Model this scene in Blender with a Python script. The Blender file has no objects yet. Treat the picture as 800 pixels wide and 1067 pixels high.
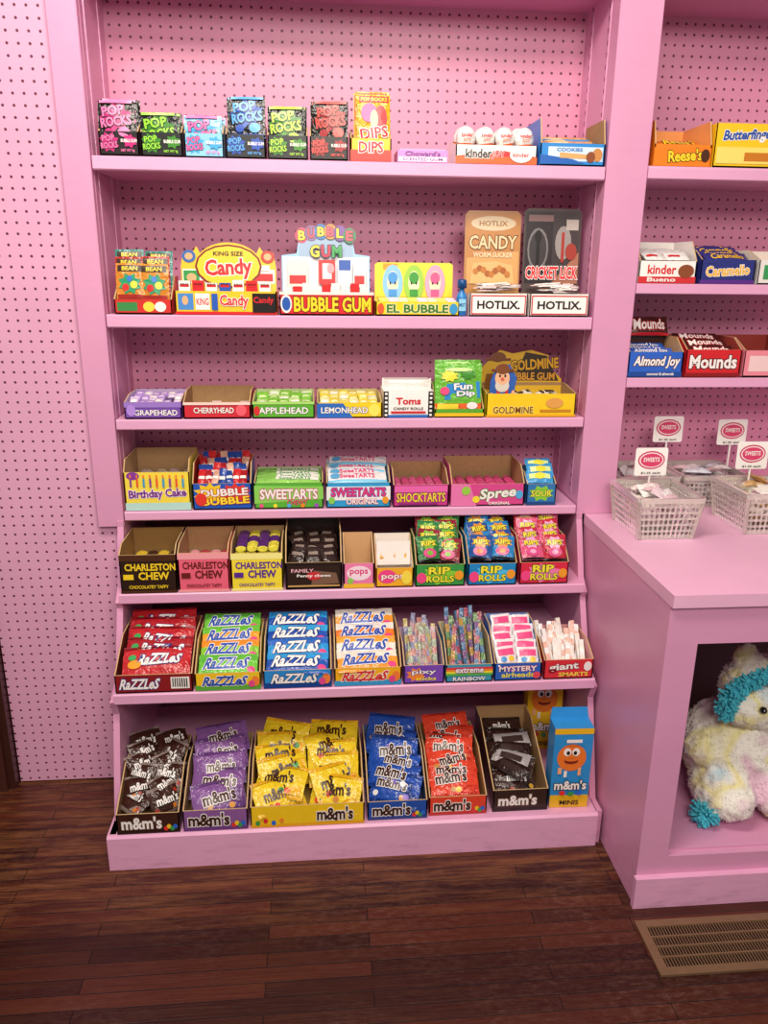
import bpy, math, random
from mathutils import Matrix, Vector
random.seed(7)
R=random.uniform
scene=bpy.context.scene
# ------------------------------------------------------------------ materials
def lin(c): return c/12.92 if c<=.04045 else ((c+.055)/1.055)**2.4
def rgb(h): return tuple(lin(int(h[i:i+2],16)/255) for i in (0,2,4))+(1,)
MC={}
def mat(key):
    """key 'kind:hex' -> procedural material"""
    if key in MC: return MC[key]
    kind,hx=key.split(':')
    m=bpy.data.materials.new({'c':'card','p':'foil','t':'print','k':'kraft','w':'paint','s':'plastic','g':'glossy','f':'plush','m':'metal','b':'frosted_plastic'}[kind]+'_'+hx)
    m.use_nodes=True; nt=m.node_tree; b=nt.nodes['Principled BSDF']; col=rgb(hx); L=nt.links.new
    tc=nt.nodes.new('ShaderNodeTexCoord'); n=nt.nodes.new('ShaderNodeTexNoise')
    L(tc.outputs['Object'],n.inputs['Vector'])
    amp={'c':.08,'p':.25,'t':.02,'k':.16,'w':.06,'s':.04,'g':.03,'f':.2,'m':.15,'b':.04}[kind]
    n.inputs['Scale'].default_value={'c':40,'p':45,'t':50,'k':90,'w':6,'s':30,'g':20,'f':120,'m':30,'b':30}[kind]
    mx=nt.nodes.new('ShaderNodeMix'); mx.data_type='RGBA'
    mx.inputs[6].default_value=tuple(c*(1-amp) for c in col[:3])+(1,)
    mx.inputs[7].default_value=tuple(min(1,c*(1+amp)+amp*.02) for c in col[:3])+(1,)
    L(n.outputs['Fac'],mx.inputs[0]); out=mx.outputs[2]
    if kind=='w':
        # scuffs and grime close to the floor
        g=nt.nodes.new('ShaderNodeTexNoise'); g.inputs['Scale'].default_value=28; g.inputs['Detail'].default_value=9; g.inputs['Roughness'].default_value=.75
        mp=nt.nodes.new('ShaderNodeMapping'); mp.inputs['Scale'].default_value=(.35,1,1.6); L(tc.outputs['Object'],mp.inputs[0]); L(mp.outputs[0],g.inputs['Vector'])
        gr=nt.nodes.new('ShaderNodeMapRange'); gr.inputs[1].default_value=.5; gr.inputs[2].default_value=.68; L(g.outputs['Fac'],gr.inputs[0])
        sp=nt.nodes.new('ShaderNodeSeparateXYZ'); L(tc.outputs['Object'],sp.inputs[0])
        zr=nt.nodes.new('ShaderNodeMapRange'); zr.inputs[1].default_value=0; zr.inputs[2].default_value=.13; zr.inputs[3].default_value=.4; zr.inputs[4].default_value=.05; L(sp.outputs[2],zr.inputs[0])
        mu=nt.nodes.new('ShaderNodeMath'); mu.operation='MULTIPLY'; L(gr.outputs[0],mu.inputs[0]); L(zr.outputs[0],mu.inputs[1])
        m2=nt.nodes.new('ShaderNodeMix'); m2.data_type='RGBA'; L(mu.outputs[0],m2.inputs[0]); L(out,m2.inputs[6]); m2.inputs[7].default_value=tuple(c*.35 for c in col[:3])+(1,); out=m2.outputs[2]
    L(out,b.inputs['Base Color'])
    b.inputs['Roughness'].default_value={'c':.33,'p':.2,'t':.3,'k':.85,'w':.34,'s':.35,'g':.15,'f':.95,'m':.4,'b':.3}[kind]
    if kind=='m': b.inputs['Metallic'].default_value=.4
    if kind=='b': b.inputs['Transmission Weight'].default_value=.7
    if kind in 'pwf':
        bp=nt.nodes.new('ShaderNodeBump'); bp.inputs['Strength'].default_value={'p':.7,'w':.15,'f':.6}[kind]
        bp.inputs['Distance'].default_value={'p':.007,'w':.002,'f':.006}[kind]
        n2=nt.nodes.new('ShaderNodeTexNoise'); n2.inputs['Scale'].default_value={'p':75,'w':45,'f':150}[kind]
        L(tc.outputs['Object'],n2.inputs['Vector'])
        L(n2.outputs['Fac'],bp.inputs['Height']); L(bp.outputs['Normal'],b.inputs['Normal'])
    MC[key]=m; return m
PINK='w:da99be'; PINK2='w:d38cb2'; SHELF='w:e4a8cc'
def pegmat(name,hx,hole,ax):
    m=bpy.data.materials.new(name); m.use_nodes=True; nt=m.node_tree; b=nt.nodes['Principled BSDF']; L=nt.links.new
    tc=nt.nodes.new('ShaderNodeTexCoord'); sp=nt.nodes.new('ShaderNodeSeparateXYZ'); L(tc.outputs['Object'],sp.inputs[0])
    def mth(op,a,bv=None):
        x=nt.nodes.new('ShaderNodeMath'); x.operation=op
        for i,v in enumerate((a,bv)):
            if v is None: continue
            if isinstance(v,(int,float)): x.inputs[i].default_value=v
            else: L(v,x.inputs[i])
        return x.outputs[0]
    ds=[]
    for o in (sp.outputs[ax],sp.outputs[2]):
        f=mth('FRACT',mth('DIVIDE',o,.0254)); d=mth('SUBTRACT',f,.5); ds.append(mth('MULTIPLY',d,d))
    r=mth('SQRT',mth('ADD',ds[0],ds[1]))
    mr=nt.nodes.new('ShaderNodeMapRange'); mr.inputs[1].default_value=.11; mr.inputs[2].default_value=.145
    mr.inputs[3].default_value=1; mr.inputs[4].default_value=0; L(r,mr.inputs[0])
    n=nt.nodes.new('ShaderNodeTexNoise'); n.inputs['Scale'].default_value=5; L(tc.outputs['Object'],n.inputs['Vector'])
    c=rgb(hx); mx0=nt.nodes.new('ShaderNodeMix'); mx0.data_type='RGBA'
    mx0.inputs[6].default_value=tuple(v*.92 for v in c[:3])+(1,); mx0.inputs[7].default_value=tuple(min(1,v*1.06) for v in c[:3])+(1,)
    L(n.outputs['Fac'],mx0.inputs[0])
    mx=nt.nodes.new('ShaderNodeMix'); mx.data_type='RGBA'; L(mr.outputs[0],mx.inputs[0]); L(mx0.outputs[2],mx.inputs[6]); mx.inputs[7].default_value=rgb(hole)
    L(mx.outputs[2],b.inputs['Base Color']); b.inputs['Roughness'].default_value=.42
    bp=nt.nodes.new('ShaderNodeBump'); bp.inputs['Strength'].default_value=.6; bp.inputs['Distance'].default_value=.002; bp.invert=True
    L(mr.outputs[0],bp.inputs['Height']); L(bp.outputs[0],b.inputs['Normal'])
    return m
def floormat():
    m=bpy.data.materials.new('old_wood_floor'); m.use_nodes=True; nt=m.node_tree; b=nt.nodes['Principled BSDF']; L=nt.links.new
    tc=nt.nodes.new('ShaderNodeTexCoord')
    br=nt.nodes.new('ShaderNodeTexBrick'); L(tc.outputs['Object'],br.inputs['Vector'])
    br.inputs['Scale'].default_value=1; br.inputs['Brick Width'].default_value=.62; br.inputs['Row Height'].default_value=.038
    br.inputs['Mortar Size'].default_value=.0012; br.inputs['Mortar Smooth'].default_value=.3; br.inputs['Bias'].default_value=-.15
    br.offset=.37; br.inputs['Color1'].default_value=rgb('30110d'); br.inputs['Color2'].default_value=rgb('58281a'); br.inputs['Mortar'].default_value=rgb('0e0403')
    mp=nt.nodes.new('ShaderNodeMapping'); mp.inputs['Scale'].default_value=(4,110,1); L(tc.outputs['Object'],mp.inputs[0])
    g=nt.nodes.new('ShaderNodeTexNoise'); g.inputs['Scale'].default_value=2; g.inputs['Detail'].default_value=8; L(mp.outputs[0],g.inputs['Vector'])
    mx=nt.nodes.new('ShaderNodeMix'); mx.data_type='RGBA'; mx.blend_type='MULTIPLY'; mx.inputs[0].default_value=.5
    cr=nt.nodes.new('ShaderNodeValToRGB'); cr.color_ramp.elements[0].position=.3; cr.color_ramp.elements[0].color=(.55,.5,.5,1); cr.color_ramp.elements[1].position=.7; cr.color_ramp.elements[1].color=(1.2,1.15,1.1,1)
    L(g.outputs['Fac'],cr.inputs[0]); L(br.outputs['Color'],mx.inputs[6]); L(cr.outputs[0],mx.inputs[7])
    # worn lighter streaks along the boards, strongest at the foot of the shelves where people stand
    mp2=nt.nodes.new('ShaderNodeMapping'); mp2.inputs['Scale'].default_value=(1,9,1); L(tc.outputs['Object'],mp2.inputs[0])
    w=nt.nodes.new('ShaderNodeTexNoise'); w.inputs['Scale'].default_value=4.5; w.inputs['Detail'].default_value=10; w.inputs['Roughness'].default_value=.72; L(mp2.outputs[0],w.inputs['Vector'])
    cr2=nt.nodes.new('ShaderNodeMapRange'); cr2.inputs[1].default_value=.44; cr2.inputs[2].default_value=.66; L(w.outputs['Fac'],cr2.inputs[0])
    sp=nt.nodes.new('ShaderNodeSeparateXYZ'); L(tc.outputs['Object'],sp.inputs[0])
    yr=nt.nodes.new('ShaderNodeMapRange'); yr.inputs[1].default_value=-.60; yr.inputs[2].default_value=-.44; yr.inputs[3].default_value=.10; yr.inputs[4].default_value=.8; L(sp.outputs[1],yr.inputs[0])
    mu=nt.nodes.new('ShaderNodeMath'); mu.operation='MULTIPLY'; L(cr2.outputs[0],mu.inputs[0]); L(yr.outputs[0],mu.inputs[1])
    mx2=nt.nodes.new('ShaderNodeMix'); mx2.data_type='RGBA'; L(mu.outputs[0],mx2.inputs[0]); L(mx.outputs[2],mx2.inputs[6]); mx2.inputs[7].default_value=rgb('845430')
    # dusty scuffs: fine grained, in broad areas
    s=nt.nodes.new('ShaderNodeTexNoise'); s.inputs['Scale'].default_value=40; s.inputs['Detail'].default_value=10; s.inputs['Roughness'].default_value=.8
    mp3=nt.nodes.new('ShaderNodeMapping'); mp3.inputs['Scale'].default_value=(1,2,1); L(tc.outputs['Object'],mp3.inputs[0]); L(mp3.outputs[0],s.inputs['Vector'])
    big=nt.nodes.new('ShaderNodeTexNoise'); big.inputs['Scale'].default_value=2.2; big.inputs['Detail'].default_value=2; L(tc.outputs['Object'],big.inputs['Vector'])
    b2=nt.nodes.new('ShaderNodeMapRange'); b2.inputs[1].default_value=.42; b2.inputs[2].default_value=.66; L(big.outputs['Fac'],b2.inputs[0])
    cr3=nt.nodes.new('ShaderNodeMapRange'); cr3.inputs[1].default_value=.48; cr3.inputs[2].default_value=.7; cr3.inputs[4].default_value=.45; L(s.outputs['Fac'],cr3.inputs[0])
    mu2=nt.nodes.new('ShaderNodeMath'); mu2.operation='MULTIPLY'; L(cr3.outputs[0],mu2.inputs[0]); L(b2.outputs[0],mu2.inputs[1])
    mx3=nt.nodes.new('ShaderNodeMix'); mx3.data_type='RGBA'; L(mu2.outputs[0],mx3.inputs[0]); L(mx2.outputs[2],mx3.inputs[6]); mx3.inputs[7].default_value=rgb('8a645a')
    # keep the dark seams between boards visible
    mx4=nt.nodes.new('ShaderNodeMix'); mx4.data_type='RGBA'; sm=nt.nodes.new('ShaderNodeMath'); sm.operation='MULTIPLY'; L(br.outputs['Fac'],sm.inputs[0]); sm.inputs[1].default_value=.8
    L(sm.outputs[0],mx4.inputs[0]); L(mx3.outputs[2],mx4.inputs[6]); mx4.inputs[7].default_value=rgb('0e0403')
    L(mx4.outputs[2],b.inputs['Base Color'])
    rr=nt.nodes.new('ShaderNodeMapRange'); rr.inputs[1].default_value=.3; rr.inputs[2].default_value=.7; rr.inputs[3].default_value=.2; rr.inputs[4].default_value=.5; L(s.outputs['Fac'],rr.inputs[0]); L(rr.outputs[0],b.inputs['Roughness'])
    b.inputs['Specular IOR Level'].default_value=.35
    bp=nt.nodes.new('ShaderNodeBump'); bp.inputs['Strength'].default_value=.5; bp.inputs['Distance'].default_value=.003
    ad=nt.nodes.new('ShaderNodeMath'); ad.operation='SUBTRACT'; L(g.outputs['Fac'],ad.inputs[0]); L(br.outputs['Fac'],ad.inputs[1]); L(ad.outputs[0],bp.inputs['Height']); L(bp.outputs[0],b.inputs['Normal'])
    return m
# ------------------------------------------------------------------ mesh kit
def Tm(x,y,z): return Matrix.Translation((x,y,z))
def Rx(a): return Matrix.Rotation(math.radians(a),4,'X')
def Ry(a): return Matrix.Rotation(math.radians(a),4,'Y')
def Rz(a): return Matrix.Rotation(math.radians(a),4,'Z')
def FACE(x=0,y=0,z=0,a=90): return Tm(x,y,z)@Rx(a)
TC={}
def textmesh(s,off):
    k=(s,off)
    if k in TC: return TC[k]
    cu=bpy.data.curves.new('t','FONT'); cu.body=s; cu.size=1; cu.resolution_u=2; cu.offset=off; cu.fill_mode='FRONT'
    ob=bpy.data.objects.new('t',cu); scene.collection.objects.link(ob)
    dg=bpy.context.evaluated_depsgraph_get(); dg.update()
    me=bpy.data.meshes.new_from_object(ob.evaluated_get(dg))
    V=[(v.co.x,v.co.y) for v in me.vertices]; F=[tuple(p.vertices) for p in me.polygons]
    bpy.data.objects.remove(ob); bpy.data.curves.remove(cu); bpy.data.meshes.remove(me)
    xs=[v[0] for v in V] or [0,1]; ys=[v[1] for v in V] or [0,1]
    TC[k]=(V,F,(min(xs),min(ys),max(xs),max(ys))); return TC[k]
class O:
    def __init__(s,name,x=0,y=0,z=0,rz=0):
        s.name=name; s.V=[]; s.F=[]; s.mi=[]; s.sm=[]; s.mats=[]; s.W=Tm(x,y,z)@Rz(rz)
    def add(s,verts,faces,m,M=None,smooth=False):
        b=len(s.V)
        if M is None: s.V.extend(Vector(v) for v in verts)
        else: s.V.extend(M@Vector(v) for v in verts)
        ms=m if isinstance(m,list) else None
        for i,f in enumerate(faces):
            k=ms[i] if ms else m
            if k not in s.mats: s.mats.append(k)
            s.F.append(tuple(b+j for j in f)); s.mi.append(s.mats.index(k)); s.sm.append(smooth)
    def box(s,x0,x1,y0,y1,z0,z1,m,M=None):
        v=[(x0,y0,z0),(x1,y0,z0),(x1,y1,z0),(x0,y1,z0),(x0,y0,z1),(x1,y0,z1),(x1,y1,z1),(x0,y1,z1)]
        s.add(v,[(0,3,2,1),(4,5,6,7),(0,1,5,4),(1,2,6,5),(2,3,7,6),(3,0,4,7)],m,M)
    def prism(s,poly,t,m,mb=None,ms=None,M=None):
        n=len(poly); v=[(p[0],p[1],0) for p in poly]+[(p[0],p[1],-t) for p in poly]
        f=[tuple(range(n)),tuple(range(2*n-1,n-1,-1))]+[(i,n+i,n+(i+1)%n,(i+1)%n) for i in range(n)]
        s.add(v,f,[m,mb or m]+[ms or m]*n,M)
    def bar(s,p,q,r,m,r2=None):
        p=Vector(p);q=Vector(q); d=(q-p).normalized(); a=d.cross(Vector((0,0,1))); r2=r2 or r
        if a.length<.01: a=Vector((1,0,0))
        a.normalize(); b=d.cross(a); v=[]
        for c in (p,q):
            for i,j in ((1,1),(-1,1),(-1,-1),(1,-1)): v.append(c+a*r*i+b*r2*j)
        s.add(v,[(0,1,2,3),(7,6,5,4)]+[(i,4+i,4+(i+1)%4,(i+1)%4) for i in range(4)],m)
    def build(s,parent=None):
        me=bpy.data.meshes.new(s.name); me.from_pydata([tuple(v) for v in s.V],[],s.F)
        for k in s.mats: me.materials.append(k if isinstance(k,bpy.types.Material) else mat(k))
        me.polygons.foreach_set('material_index',s.mi); me.polygons.foreach_set('use_smooth',s.sm); me.update()
        ob=bpy.data.objects.new(s.name,me); ob.matrix_world=s.W; scene.collection.objects.link(ob)
        if parent: ob.parent=parent
        return ob
def empty(name):
    e=bpy.data.objects.new(name,None); scene.collection.objects.link(e); return e
def draw(o,M,w,h,items,surf=None,lift=.0006,x0=0,y0=0):
    """flat printed shapes; coords are fractions of w,h measured from lower-left corner at (x0,y0)"""
    z=lift
    def P(x,y): 
        b=surf(x,y) if surf else 0
        return (x0+x*w,y0+y*h,z+b)
    for it in items:
        k=it[0]
        if k=='r':
            _,a,b,c,d,m=it; n=4 if surf else 1; V=[];F=[]
            for i in range(n+1):
                for j in range(n+1): V.append(P(a+(c-a)*i/n,b+(d-b)*j/n))
            for i in range(n):
                for j in range(n): q=i*(n+1)+j; F.append((q,q+n+1,q+n+2,q+1))
            o.add(V,F,m,M)
        elif k=='o':
            _,cx,cy,rx,ry,m=it; n=16; V=[P(cx,cy)]+[P(cx+rx*math.cos(i*2*math.pi/n),cy+ry*math.sin(i*2*math.pi/n)) for i in range(n)]
            o.add(V,[(0,1+i,1+(i+1)%n) for i in range(n)],m,M)
        elif k=='b':
            _,cx,cy,rx,ry,n,m=it; n*=2; V=[P(cx,cy)]+[P(cx+rx*(1 if i%2 else .68)*math.cos(i*2*math.pi/n),cy+ry*(1 if i%2 else .68)*math.sin(i*2*math.pi/n)) for i in range(n)]
            o.add(V,[(0,1+i,1+(i+1)%n) for i in range(n)],m,M)
        elif k=='p':
            _,pts,m=it; o.add([P(*p) for p in pts],[tuple(range(len(pts)))],m,M)
        elif k=='t':
            _,s,cx,cy,th,tw,m,out=it[:8]; rot=math.radians(it[8]) if len(it)>8 else 0; bold=it[9] if len(it)>9 else .022; shear=it[10] if len(it)>10 else 0
            bold=min(bold,.032)
            bb=textmesh(s,bold)[2]; sx=tw*w/(bb[2]-bb[0]); sy=th*h/(bb[3]-bb[1]); mx=(bb[0]+bb[2])/2; my=(bb[1]+bb[3])/2
            cr,sr=math.cos(rot),math.sin(rot)
            for off,mm in (((bold+.05,out),(bold,m)) if out else ((bold,m),)):
                V,F,_b=textmesh(s,off); VV=[]
                for (x,y) in V:
                    X=(x-mx)*sx; Y=(y-my)*sy; X+=shear*Y; X,Y=X*cr-Y*sr,X*sr+Y*cr
                    VV.append(P(cx+X/w,cy+Y/h))
                o.add(VV,F,mm,M); z+=.0004
        z+=.0003
def packet(o,M,w,h,t,base,items=(),nx=8,ny=6,crush=.25):
    ph=R(0,6); fr=R(1.5,3)
    def prof(u,v): 
        a=min(abs(2*u-1),1);b=min(abs(2*v-1),1)
        return t*(1-a**3.5)*(1-b**5)*(1-crush*(.5+.5*math.sin(ph+u*fr*3+v*fr*2)))
    V=[];F=[];mm=[]
    for side in (1,-1):
        for j in range(ny+1):
            for i in range(nx+1):
                u=i/nx;v=j/ny; zz=prof(u,v)*(1 if side==1 else -.6); e=0 if (0<i<nx and 0<j<ny) else R(-.0009,.0009)
                V.append(((u-.5)*w+e,(v-.5)*h+e,zz+(R(-.12,.0)*t if side==1 and 0<i<nx and 0<j<ny else 0)))
    q0=(nx+1)*(ny+1)
    for s2 in (0,1):
        for j in range(ny):
            for i in range(nx):
                a=s2*q0+j*(nx+1)+i; f=(a,a+1,a+nx+2,a+nx+1); F.append(f if s2==0 else f[::-1])
                mm.append(base((i+.5)/nx,(j+.5)/ny) if callable(base) else base)
    o.add(V,F,mm,M,True)
    if items: draw(o,M,w,h,items,prof,.0009,-w/2,-h/2)
def bars(o,x0,x1,y0,y1,z0,z1,nx,nz,base,endm,band=None,jit=.002):
    bw=(x1-x0)/nx; bh=(z1-z0)/nz
    for k in range(nz):
        for i in range(nx):
            m=base[(i+k)%len(base)] if isinstance(base,list) else base
            cx=x0+(i+.5)*bw+R(-jit,jit); cz=z0+(k+.5)*bh; ya=y0+R(0,.008)
            n=8; prof=[(math.cos(a)*bw*.47,math.sin(a)*bh*.5) for a in [(j+.5)*2*math.pi/n for j in range(n)]]
            V=[];F=[];mm=[]; ys=[(ya,.9),(ya+.006,1),(ya+(y1-ya)*.33,1),(ya+(y1-ya)*.66,1),(y1,1)]
            for yy,sc in ys:
                for (a,b) in prof: V.append((cx+a*sc*1.05,yy,cz+b*sc*1.05))
            for r in range(len(ys)-1):
                for j in range(n):
                    a=r*n+j;b=r*n+(j+1)%n; F.append((a,b,b+n,a+n)); mm.append(endm if r==0 else (band if (band and r==2) else m))
            F.append(tuple(range(n-1,-1,-1))); mm.append(endm)
            o.add(V,F,mm,None,False)
def pile(o,x0,x1,y0,y1,z0,z1,rows,cols,pw,ph,t,tilt,fn,jr=6,jt=5,jx=.004):
    for r in range(rows):
        f=r/max(1,rows-1)
        for c in range(cols):
            x=x0+(c+.5)*(x1-x0)/cols+R(-jx,jx); y=y1+(y0-y1)*f; z=z1+(z0-z1)*f
            M=Tm(x,y,z+R(-.002,.003))@Rz(R(-jr,jr))@Rx(tilt+R(-jt,jt)); fn(o,M,pw,ph,t)
YZ=Matrix(((0,0,1,0),(1,0,0,0),(0,1,0,0),(0,0,0,1)))
def tray(o,w,d,hf,hb,out,inn,ys=.4,th=.003,side=None,bh=None):
    poly=[(0,0),(d,0),(d,hb),(d*ys,hb),(0,hf)]; sd=side or out
    o.prism(poly,th,inn,sd,'k:c9a877',Tm(th,0,0)@YZ)
    o.prism(poly,th,sd,inn,'k:c9a877',Tm(w,0,0)@YZ)
    o.box(th,w-th,d-th,d,0,bh or hb,inn); o.box(th,w-th,0,d-th,0,th,inn)
    o.add([(0,0,0),(w,0,0),(w,0,hf),(0,0,hf),(0,th,0),(w,th,0),(w,th,hf),(0,th,hf)],[(0,1,2,3),(5,4,7,6),(3,2,6,7),(0,4,5,1)],[out,inn,'k:c9a877',out])
SH={1:(1.713,0.0),2:(1.352,0.0),3:(1.089,0.0),4:(.841,0.0),5:(.647,-.104),6:(.4345,-.248),7:(.1005,-.355),11:(1.7175,0.0),12:(1.4375,0.0),13:(1.196,0.0)}
def prod(name,x0,x1,sh,hf,hb,d,out,inn,label,content=None,dy=.006,rz=0,ys=.4,side=None,bh=None):
    z,y=SH[sh]; o=O(name,x0+.0015,y+dy,z+.0006,rz); w=x1-x0-.003; o.w=w
    tray(o,w,d,hf,hb,out,inn,ys,side=side,bh=bh)
    if label: draw(o,FACE(0,0,0),w,hf,label)
    if content: content(o,w,d)
    return o.build()
def D(base,items): return lambda o,M,w,h,t: packet(o,M,w,h,t,base,items)
WH='t:f6f2ee'; BK='t:16110f'; KR='k:a8845a'; KR2='k:94703f'
# ------------------------------------------------------------------ room + shelving
W=1.24
o=O('floor'); o.box(-2.6,3.4,-3.2,.6,-.05,0,floormat()); o.build()
o=O('wall_back'); o.box(-2.6,3.4,.275,.35,0,2.7,'w:d98bbd'); o.build()
PEG=pegmat('pegboard_left','dfa4c4','622a40',0); PEGB=pegmat('pegboard_back','d98fb0','642840',0)
o=O('wall_pegboard_panel'); o.box(-.371,-.0015,.02,.026,.004,2.6,PEG); o.build()
o=O('trim_1')
o.box(-.50,-.374,-.01,.03,0,2.6,'w:3a1a14'); o.box(-.48,-.394,-.022,-.01,0,2.6,'w:43201a'); o.box(-1.5,-.50,.03,.06,0,2.6,'w:341713'); o.build()
o=O('wall_hook'); o.box(-.31,-.285,.012,.0195,1.20,1.27,'w:4a1c1e'); o.bar((-.297,.012,1.25),(-.297,-.03,1.235),.004,'w:4a1c1e'); o.bar((-.297,-.03,1.235),(-.297,-.035,1.26),.004,'w:4a1c1e'); o.build()
U=empty('shelving_unit')
def bevbox(o,x0,x1,y0,y1,z0,z1,m,b=.002):
    poly=[(x0,y1),(x0,y0+b),(x0+b,y0),(x1-b,y0),(x1,y0+b),(x1,y1)]
    o.prism([(p[0],p[1]) for p in poly],z1-z0,m,M=Tm(0,0,z1))
o=O('left_post'); bevbox(o,-.068,0,-.0,.018,.80,2.6,PINK); o.build(U)
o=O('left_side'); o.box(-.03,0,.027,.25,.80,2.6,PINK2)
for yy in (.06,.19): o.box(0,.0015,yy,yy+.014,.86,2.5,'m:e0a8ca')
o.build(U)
o=O('right_side'); bevbox(o,1.24,1.346,0,.25,.8155,2.6,PINK)
for yy in (.06,.19):
    o.box(1.2385,1.24,yy,yy+.014,.86,2.5,'m:e0a8ca')
    for k in range(60): o.box(1.2380,1.2386,yy+.004,yy+.010,.88+k*.0265,.89+k*.0265,'t:8a4668')
o.build(U)
o=O('back_pegboard'); o.box(0,W,.25,.256,.84,2.6,PEGB); o.build(U)
o=O('back_panel'); o.box(0,W,.25,.256,.0,.84,'w:7c4b5d'); o.build(U)  # paint darkened: shade behind the lower shelves is put into its colour
o=O('top_board'); o.box(0,W,-.0,.25,2.11,2.14,PINK); o.build(U)
th={1:.031,2:.032,3:.027,4:.025,5:.028,6:.029}
for i,zb in {1:1.681,2:1.319,3:1.061,4:.815,5:.618,6:.4045}.items():
    y=SH[i][1]; xe=.004 if i<5 else 0; t=th[i]
    poly=[(.25,0),(.25,t),(y+.003,t),(y,t-.003),(y,.003),(y+.003,0)]
    if i<5: poly=[(p[0]-(.002 if p[0]<.1 else 0),p[1]) for p in poly]
    o=O('shelf_%d'%i); o.prism(poly,W-2*xe if i<5 else W+.006,SHELF,M=Tm(W-xe if i<5 else W+.003,0,zb)@YZ); o.build(U)
poly=[(.25,.0),(-.352,0),(-.352,.10),(-.30,.10),(-.215,.36),(-.235,.4045),(-.16,.4345),(-.085,.60),(-.095,.618),(-.06,.647),(-.004,.80),(-.004,.815),(.25,.815)]
for nm,xx in (('lower_side_left',-.001),('lower_side_right',W+.016)):
    o=O(nm); o.prism(poly,.016,PINK,M=Tm(xx,0,0)@YZ); o.build(U)
o=O('base_plinth'); o.prism([(.25,0),(.25,.10),(-.358,.10),(-.364,.094),(-.364,0)],W+.024,SHELF,M=Tm(W+.002,0,0)@YZ); o.build(U)
o=O('wall_shelving')
o.box(1.346,2.4,.25,.256,.815,2.6,PEGB); o.box(2.4,2.5,0,.25,.8155,2.6,PINK)
for zb in (1.687,1.411,1.168): o.prism([(.25,0),(.25,.03 if zb>1.5 else .026),(0.003,.03 if zb>1.5 else .026),(0,.024),(0,.002),(.003,0)],1.053,SHELF,M=Tm(2.4,0,zb)@YZ)
o.box(1.346,2.4,0,.25,2.11,2.14,PINK)
o.build()
CY=-.568
C=empty('display_counter')
o=O('counter_top'); o.box(1.2625,2.5,CY-.012,-.001,.786,.815,'w:e9b2d2'); o.box(1.3465,2.5,-.001,.249,.786,.815,'w:e9b2d2'); o.build(C)
o=O('side_panel'); o.box(1.264,1.282,CY+.018,-.001,0,.786,PINK); o.build(C)
o=O('front_stile'); o.box(1.264,1.335,CY,CY+.018,0,.786,PINK); o.build(C)
o=O('top_rail'); o.box(1.335,2.45,CY,CY+.018,.695,.786,PINK); o.build(C)
o=O('bottom_rail'); o.box(1.335,2.45,CY,CY+.018,.0,.135,PINK); o.build(C)
o=O('kick_board'); o.box(1.258,2.45,CY-.016,CY,0,.085,SHELF); o.build(C)
o=O('cubby_floor'); o.box(1.282,2.45,CY+.018,-.03,.12,.14,PINK); o.build(C)
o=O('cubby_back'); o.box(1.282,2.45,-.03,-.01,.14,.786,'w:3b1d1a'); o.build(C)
o=O('far_side'); o.box(2.43,2.45,CY+.018,-.03,.14,.786,PINK); o.build(C)
o=O('floor_vent',1.245,-.775,.0005)
w,d=.37,.15; f='m:86684e'
o.box(0,w,0,.02,0,.006,f); o.box(0,w,d-.02,d,0,.006,f); o.box(0,.022,.02,d-.02,0,.006,f); o.box(w-.022,w,.02,d-.02,0,.006,f)
o.box(.022,w-.022,.02,d-.02,0,.001,'t:0c0605')
for i in range(46):
    x=.026+i*.007; o.box(x,x+.0024,.02,d-.02,.001,.0045,f)
for k in range(1,4): o.box(.022,w-.022,.02+k*.0275-.002,.02+k*.0275+.002,.001,.0055,f)
o.build()
# ------------------------------------------------------------------ SHELF 1
def popdesign(base,c1,c2):
    return D(base,[('b',.5,.6,.48,.38,9,c2),('r',.0,.0,1,.1,c2),('t','POP',.42,.76,.24,.62,c1,BK,8,.04),('t','ROCKS',.5,.50,.24,.86,c1,BK,8,.04),('o',.72,.24,.16,.12,c1),('o',.3,.22,.12,.1,c2),('r',.05,.93,.95,.99,c1)])
def poplabel(c1,c2): return [('b',.26,.55,.26,.44,8,c2),('t','POP',.24,.72,.26,.32,c1,BK,6,.04),('t','ROCKS',.26,.42,.26,.42,c1,BK,6,.04),('b',.78,.6,.2,.3,7,c2),('t','BUBBLE GUM',.76,.62,.14,.4,WH,None),('t','NET WT 9g',.72,.2,.14,.34,c1,None)]
pop=[(.020,.114,'f078b0','c02a78','1a1416',.115),(.116,.214,'96dc3c','3a8526','15181a',.09),(.216,.310,'f06ab0','3ca4dc','86c4e4',.085),(.312,.408,'58a8f0','2450b0','14161c',.128),(.410,.508,'b0e040','3f8526','16181a',.11),(.510,.604,'f04a42','9a1a20','17120f',.122)]
for (a,b,c1,c2,base,hh) in pop:
    def cont(o,w,d,c1=c1,c2=c2,base=base,hh=hh):
        ds=popdesign('p:'+base,'t:'+c1,'t:'+c2)
        pile(o,.003,w-.003,.012,.06,hh-.040,hh-.036,4,1,w*.9,.092,.004,84,ds,9,5,.006)
    prod('popping_candy_box',a,b,1,.052,.078,.09,'c:'+base,KR,poplabel('t:'+c1,'t:'+c2),cont,ys=.5)
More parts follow.
